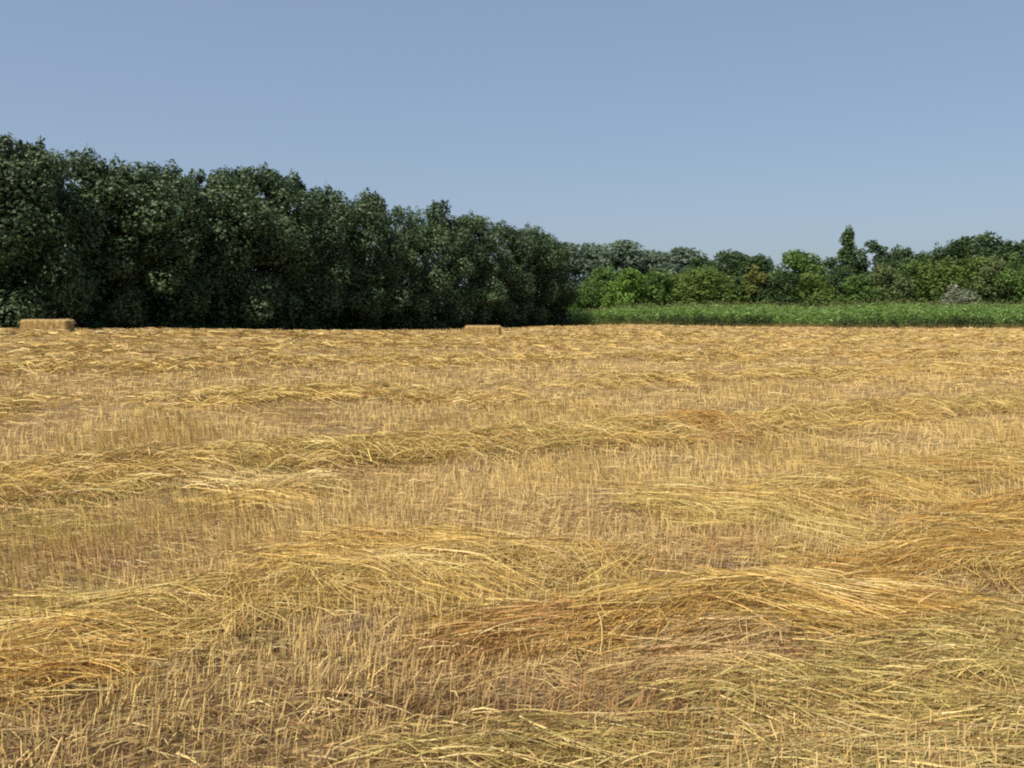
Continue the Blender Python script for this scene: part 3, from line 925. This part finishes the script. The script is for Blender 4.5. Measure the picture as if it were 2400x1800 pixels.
for kx in ROWS:
    nc, npc, ln, hw, rad = row_cfg[kx]
    pts = ROWPTS[kx]; sig = ROWS[kx][1] * (0.62 if kx[0] in 'AB' else 1.0)
    x, y, az = line_points(pts, nc, sig, r)
    if kx in 'CDEG':
        x = x + 0.5 * ROWS[kx][1] * tone2(x * 0.7, y * 0.7); y = y + 0.9 * ROWS[kx][1] * tone2(x * 0.5 + 9, y * 0.5)
        gap = r.random(nc) < np.clip(0.62 + 0.45 * tone2(x * 0.8 + 3, y * 0.8), 0.08, 1)
        x, y, az = x[gap], y[gap], az[gap]; nc = len(x)
    az = az + r.normal(0, 0.7, nc) + 0.4 * tone(x, y)
    col = tone_cols(x, y, r)
    parts = [straws(x, y, az, npc, ln, 0.5, rad, ROWS[kx][2] * 0.9, ROWS[kx][2] * (0.15 if kx[0] == 'A' else 0.4), hw, col, r, 5 if kx[0] in 'AB' else 3)]
    if kx == 'A':
        parts += add_swath([s for s in SW if s[0] < 1310 and not (s[0] > 1000 and s[1] > 1480)])
    if kx == 'A1':
        parts += add_swath([s for s in SW if (s[0] > 1000 and s[1] > 1450) or (s[0] >= 1350 and s[3] >= 1380)])
    if kx == 'A2':
        parts += add_swath([s for s in SW if s[0] >= 1900 and s[1] < 1400 and s[3] < 1330 and s[1] > 1220])
    if kx == 'A3':
        parts += add_swath([s for s in SW if s[0] >= 1500 and s[1] <= 1220 and s[3] < 1330])
    if kx == 'B':
        # arched heaps standing proud of the windrow
        for px, v, w_, colr, nn, ht in ((1640, 1025, 0.45, ORANGE, 22, .22), (1560, 1010, .35, ORANGE, 12, .2), (1690, 1040, .3, BROWN * 1.4, 10, .12), (2000, 985, .6, YEL, 20, .2),  # brown heap at right paints the shaded underside of the orange one
                                (2330, 965, .6, YEL * .85, 26, .22), (1080, 1055, .4, ORANGE, 14, .16), (1250, 1060, .4, YEL, 16, .18), (1450, 1050, .4, GOLD, 14, .16),
                                (950, 1080, .4, GOLD, 14, .14), (700, 1150, .4, PALE, 20, .1), (450, 1150, .5, PALE, 22, .1), (150, 1170, .5, YEL, 24, .12), (600, 1190, .35, GOLD, 14, .1), (330, 1130, .4, BROWN * 1.3, 10, .1)):
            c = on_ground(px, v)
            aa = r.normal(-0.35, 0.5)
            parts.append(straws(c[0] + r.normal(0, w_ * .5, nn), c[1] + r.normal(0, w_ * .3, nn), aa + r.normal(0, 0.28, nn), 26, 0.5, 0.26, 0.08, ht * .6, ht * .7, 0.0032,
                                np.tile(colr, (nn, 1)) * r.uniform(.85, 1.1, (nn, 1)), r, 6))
    V, Q, C = join(parts)
    tag(link(bpy.data.objects.new("straw_windrow", quad_mesh("straw_windrow", V, Q, M_STRAW, C))), row_label[kx], "straw windrow",
        "windrows of cut straw across the field", "stuff")

# --- upright stubble over the whole field
def in_field(x, y):
    return y < edge_y(np.arctan2(x, y)) - 0.5
n = 262000
rd = np.exp(r.uniform(math.log(2.0), math.log(112), n))
ang = r.uniform(-0.66, 0.66, n)
dens = n / (math.log(56) * 1.32) / rd ** 2
keep = r.random(n) < np.minimum(1, 1500 / dens)
rd, ang = rd[keep], ang[keep]
x, y = rd * np.sin(ang), rd * np.cos(ang)
# drilled rows: pull stems towards lines 13 cm apart, parallel to the windrows
ra = 0.30
uq = x * math.cos(ra) + y * math.sin(ra); vq = -x * math.sin(ra) + y * math.cos(ra)
vq = np.where(rd < 25, np.round(vq / 0.13) * 0.13 + r.normal(0, 0.022, len(vq)), vq)
x = uq * math.cos(ra) - vq * math.sin(ra); y = uq * math.sin(ra) + vq * math.cos(ra)
ok = in_field(x, y) & (y > 1)
x, y, rd = x[ok], y[ok], rd[ok]
md = mound(x, y)
patch = sines(95, 2.2)
ok = r.random(len(x)) < np.clip(1.05 - 5.5 * md, 0.12, 1) * np.clip(0.85 + 0.3 * patch(x, y), 0.4, 1) * (1 - 0.5 * gap_of(x, y))
x, y, rd, md = x[ok], y[ok], rd[ok], md[ok]
n = len(x)
hg = np.clip(0.118 + 0.03 * tone2(x, y), 0.07, 0.18) * r.uniform(0.4, 1.35, n)
tl = np.abs(r.normal(0, 0.24, n)); ta = r.uniform(0, 2 * PI, n) * 0.4 + 2.2 * tone2(x, y)
bent = r.random(n) < 0.16
tl = np.where(bent, r.uniform(0.5, 1.3, n), tl)
t = np.linspace(0, 1, 3)[None]
g = G(x, y)
P = np.stack([x[:, None] + np.cos(ta)[:, None] * (np.sin(tl) * hg)[:, None] * t ** 1.4, y[:, None] + np.sin(ta)[:, None] * (np.sin(tl) * hg)[:, None] * t ** 1.4,
              g[:, None] - 0.01 + (np.cos(tl) * hg)[:, None] * t], -1)
u = np.clip(0.5 + 0.35 * tone2(x, y) + r.normal(0, 0.25, n), 0, 1)[:, None]
C = (TAN * (1 - u) + (0.5 * GOLD + 0.5 * YEL) * u) * r.uniform(0.7, 1.42, (n, 1))
pk = r.random(n)
C = np.where((pk < 0.06)[:, None], PALE * 1.05, C)
# weathered reddish brown patches
for px, v, w_, h_ in ((150, 1100, 0.9, 0.35), (1500, 1690, 0.75, 0.5), (1700, 1290, 0.3, 0.25), (200, 1330, .35, .3), (1820, 1560, .4, .2), (640, 1320, .3, .2)):
    c = on_ground(px, v)
    m_ = np.exp(-(((x - c[0]) / w_) ** 2 + ((y - c[1]) / h_) ** 2))[:, None]
    C = C * (1 - 0.75 * m_) + RED * 1.25 * 0.75 * m_
W = np.maximum(0.0020, rd * 0.00029) * r.uniform(0.7, 1.35, n)
V, Q, C = ribbon_arrays(P, W, C, r, taper=0.25)
tag(link(bpy.data.objects.new("stubble", quad_mesh("stubble", V, Q, M_STRAW, C))),
    "short upright cut stalks standing in drilled rows over the field", None, None, "stuff")

# --- loose litter lying everywhere, thick in the bottom right
n = 72000
rd = np.exp(r.uniform(math.log(2.0), math.log(108), n))
ang = r.uniform(-0.66, 0.66, n)
dens = n / (math.log(54) * 1.32) / rd ** 2
ok = r.random(n) < np.minimum(1, 520 / dens)
rd, ang = rd[ok], ang[ok]
x, y = rd * np.sin(ang), rd * np.cos(ang)
ok = in_field(x, y) & (y > 1)
ok &= r.random(len(x)) > 0.85 * gap_of(x, y)
x, y, rd = x[ok], y[ok], rd[ok]
m = len(x)
parts = [straws(x, y, 0.3 + r.normal(0, 0.9, m), 1, np.clip(0.10 + rd * 0.008, 0.13, 0.5) * r.uniform(0.5, 1.6, m), 0.1, 0.0, np.clip(0.05 + rd * 0.0012, 0, 0.12), 0.02,
                np.maximum(0.0020, rd * 0.0003), (tone_cols(x, y, r) * 0.6 + TAN * 0.4) * (0.66 + 0.4 * np.maximum(0, cover_of(x, y)))[:, None], r, 3)]
# dense short broken bits on the near ground
n2 = 36000
rd2 = np.sqrt(r.uniform(1.8 ** 2, 7.5 ** 2, n2)); an2 = r.uniform(-0.68, 0.68, n2)
x2, y2 = rd2 * np.sin(an2), rd2 * np.cos(an2)
kp = r.random(n2) > 0.85 * gap_of(x2, y2)
x2, y2 = x2[kp], y2[kp]; n2 = len(x2)
cv2 = np.maximum(cover_of(x2, y2), 0)[:, None]
parts.append(straws(x2, y2, 0.25 + r.normal(0, 0.8, n2), 1, r.uniform(0.05, 0.22, n2), 0.1, 0.0, 0.035, 0.008, 0.0020,
                    (TAN * 0.75 + BROWN * 0.25) * (0.74 + 0.34 * cv2), r, 3))
for px, v, w_, nn, colr in ((2150, 1700, 0.42, 90, YEL), (2330, 1620, 0.35, 60, YEL), (1950, 1790, 0.35, 50, PALE), (2300, 1790, 0.4, 60, PALE), (2250, 1540, .35, 40, YEL),
                            (1500, 1800, .3, 24, YEL), (1250, 1810, .3, 20, YEL), (2500, 1700, .5, 70, YEL), (2450, 1480, .4, 40, YEL), (1900, 1640, .25, 20, YEL), (60, 1240, .4, 24, YEL)):
    c = on_ground(px, v)
    cx = c[0] + r.normal(0, w_ * .8, nn); cy = c[1] + r.normal(0, w_ * .45, nn)
    parts.append(straws(cx, cy, 0.15 + r.normal(0, 0.5, nn), 30, 0.27, 0.45, 0.11, 0.07, 0.01, 0.0019, np.tile(colr * 0.8, (nn, 1)) * r.uniform(.8, 1.15, (nn, 1)), r, 5))
V, Q, C = join(parts)
tag(link(bpy.data.objects.new("loose_straw", quad_mesh("loose_straw", V, Q, M_STRAW, C))),
    "loose pale straw litter strewn over the stubble", None, None, "stuff")

# ------------------------------------------------------------------ straw bales
def bale_body(L, Wd, Hh, seed):
    r_ = np.random.default_rng(seed)
    nx, ny, nz = 40, 12, 12
    f1, f2 = sines(seed, 0.5), sines(seed + 1, 0.22)
    Vs, Qs = [], []
    o = 0
    def face(fn, a, b):
        nonlocal o
        u, v = np.meshgrid(np.linspace(-1, 1, a + 1), np.linspace(-1, 1, b + 1), indexing='ij')
        p = fn(u, v).reshape(-1, 3)
        Vs.append(p)
        i_, j_ = np.meshgrid(np.arange(a), np.arange(b), indexing='ij')
        q = np.stack([i_ * (b + 1) + j_, (i_ + 1) * (b + 1) + j_, (i_ + 1) * (b + 1) + j_ + 1, i_ * (b + 1) + j_ + 1], -1).reshape(-1, 4)
        Qs.append(q + o); o += len(p)
    one = np.ones_like
    face(lambda u, v: np.stack([u, -one(u), v], -1), nx, nz)
    face(lambda u, v: np.stack([-u, one(u), v], -1), nx, nz)
    face(lambda u, v: np.stack([one(u), u, v], -1), ny, nz)
    face(lambda u, v: np.stack([-one(u), -u, v], -1), ny, nz)
    face(lambda u, v: np.stack([u, v, one(u)], -1), nx, ny)
    face(lambda u, v: np.stack([-u, v, -one(u)], -1), nx, ny)
    P = np.concatenate(Vs); Qf = np.concatenate(Qs)
    half = np.array([L / 2, Wd / 2, Hh / 2])
    p = P * half
    rc = 0.10
    inner = np.clip(p, -(half - rc), half - rc)
    d = p - inner
    nrm = np.linalg.norm(d, axis=1, keepdims=True)
    p = inner + np.where(nrm > 1e-6, d / np.maximum(nrm, 1e-6) * np.minimum(nrm, rc), 0)
    out = p / half
    # twine pinches the bale into shallow ridges, straw bulges between
    wob = 0.018 * f1(p[:, 0] + p[:, 2] * 1.3, p[:, 1] * 1.7) + 0.010 * f2(p[:, 0] * 1.4 + p[:, 2], p[:, 1] + p[:, 2] * 2)
    p = p + out / np.linalg.norm(out, axis=1, keepdims=True) * wob[:, None]
    p[:, 2] += Hh / 2
    p[:, 2] = np.maximum(p[:, 2], 0)
    return p, Qf

def make_bale(px, base_y, L, Wd, Hh, rot, seed, label, sink):
    x = (px - 1200) / F * base_y
    root = link(bpy.data.objects.new("straw_bale", None))
    root.location = (x, base_y, float(G(x, base_y)) - sink)
    root.rotation_euler = (0, 0, rot)
    p, Qf = bale_body(L, Wd, Hh, seed)
    link(bpy.data.objects.new("bale_body", quad_mesh("bale_body", p, Qf, M_BALE, None, True)), root)
    r_ = np.random.default_rng(seed + 9)
    for q in range(5):
        yy = (-0.5 + (q + 0.5) / 5) * Wd * 0.86
        path = []
        hx, hz = L / 2 + 0.02, Hh + 0.02
        for a in np.linspace(0, 1, 5): path.append((-hx + 0.07 + a * 2 * (hx - 0.07), yy, hz))
        path += [(hx, yy, hz - 0.08), (hx, yy, Hh / 2), (hx, yy, 0.08)]
        for a in np.linspace(0, 1, 4): path.append((hx - 0.07 - a * 2 * (hx - 0.07), yy, 0.004))
        path += [(-hx, yy, 0.08), (-hx, yy, Hh / 2), (-hx, yy, hz - 0.08), path[0]]
        Vt, Qt, _ = tube(path, [0.006] * len(path), 5)
        link(bpy.data.objects.new("twine", quad_mesh("twine", Vt, Qt, M_TWINE, None, True)), root)
    # wisps sticking out of the pressed faces
    n_ = 1500
    fidx = r_.integers(0, len(p), n_)
    c = p[fidx] + r_.normal(0, 0.03, (n_, 3))
    c[:, 2] = np.clip(c[:, 2], 0.02, Hh + 0.02)
    o = p[fidx] - np.array([0, 0, Hh / 2]); o = o / np.array([L / 2, Wd / 2, Hh / 2]); o = np.sign(o) * np.abs(o) ** 6
    o /= np.linalg.norm(o, axis=1, keepdims=True) + 1e-6
    dirn = r_.normal(size=(n_, 3)) + o * 0.5
    dirn /= np.linalg.norm(dirn, axis=1, keepdims=True)
    ln = r_.uniform(0.04, 0.14, n_)
    t_ = np.linspace(0, 1, 3)
    Pw = c[:, None, :] + dirn[:, None, :] * (ln[:, None] * t_)[:, :, None]
    Pw[:, :, 2] = np.maximum(Pw[:, :, 2] - 0.02 * t_ ** 2, 0.01)
    cw = (GOLD * (r_.random((n_, 1))) + PALE * 0.9 * r_.random((n_, 1)) * 0.6 + 0.05)
    Vw, Qw, Cw = ribbon_arrays(Pw, np.full(n_, 0.004), cw, r_)
    ws = link(bpy.data.objects.new("straw_wisps", quad_mesh("straw_wisps", Vw, Qw, M_STRAW, Cw)), root)
    ws["kind"] = "stuff"
    tag(root, label, "straw bale", "rectangular straw bales left on the field")
    return root

M_BALE, M_TWINE = bale_mat(), twine_mat()
make_bale(113, 46.4, 2.32, 0.9, 0.66, 0.03, 3, "larger looking nearer straw bale at far left before the dark trees", 0.10)
make_bale(1132, 60.0, 2.25, 0.9, 0.72, -0.05, 8, "smaller looking farther straw bale near the right end of the tree row", 0.09)
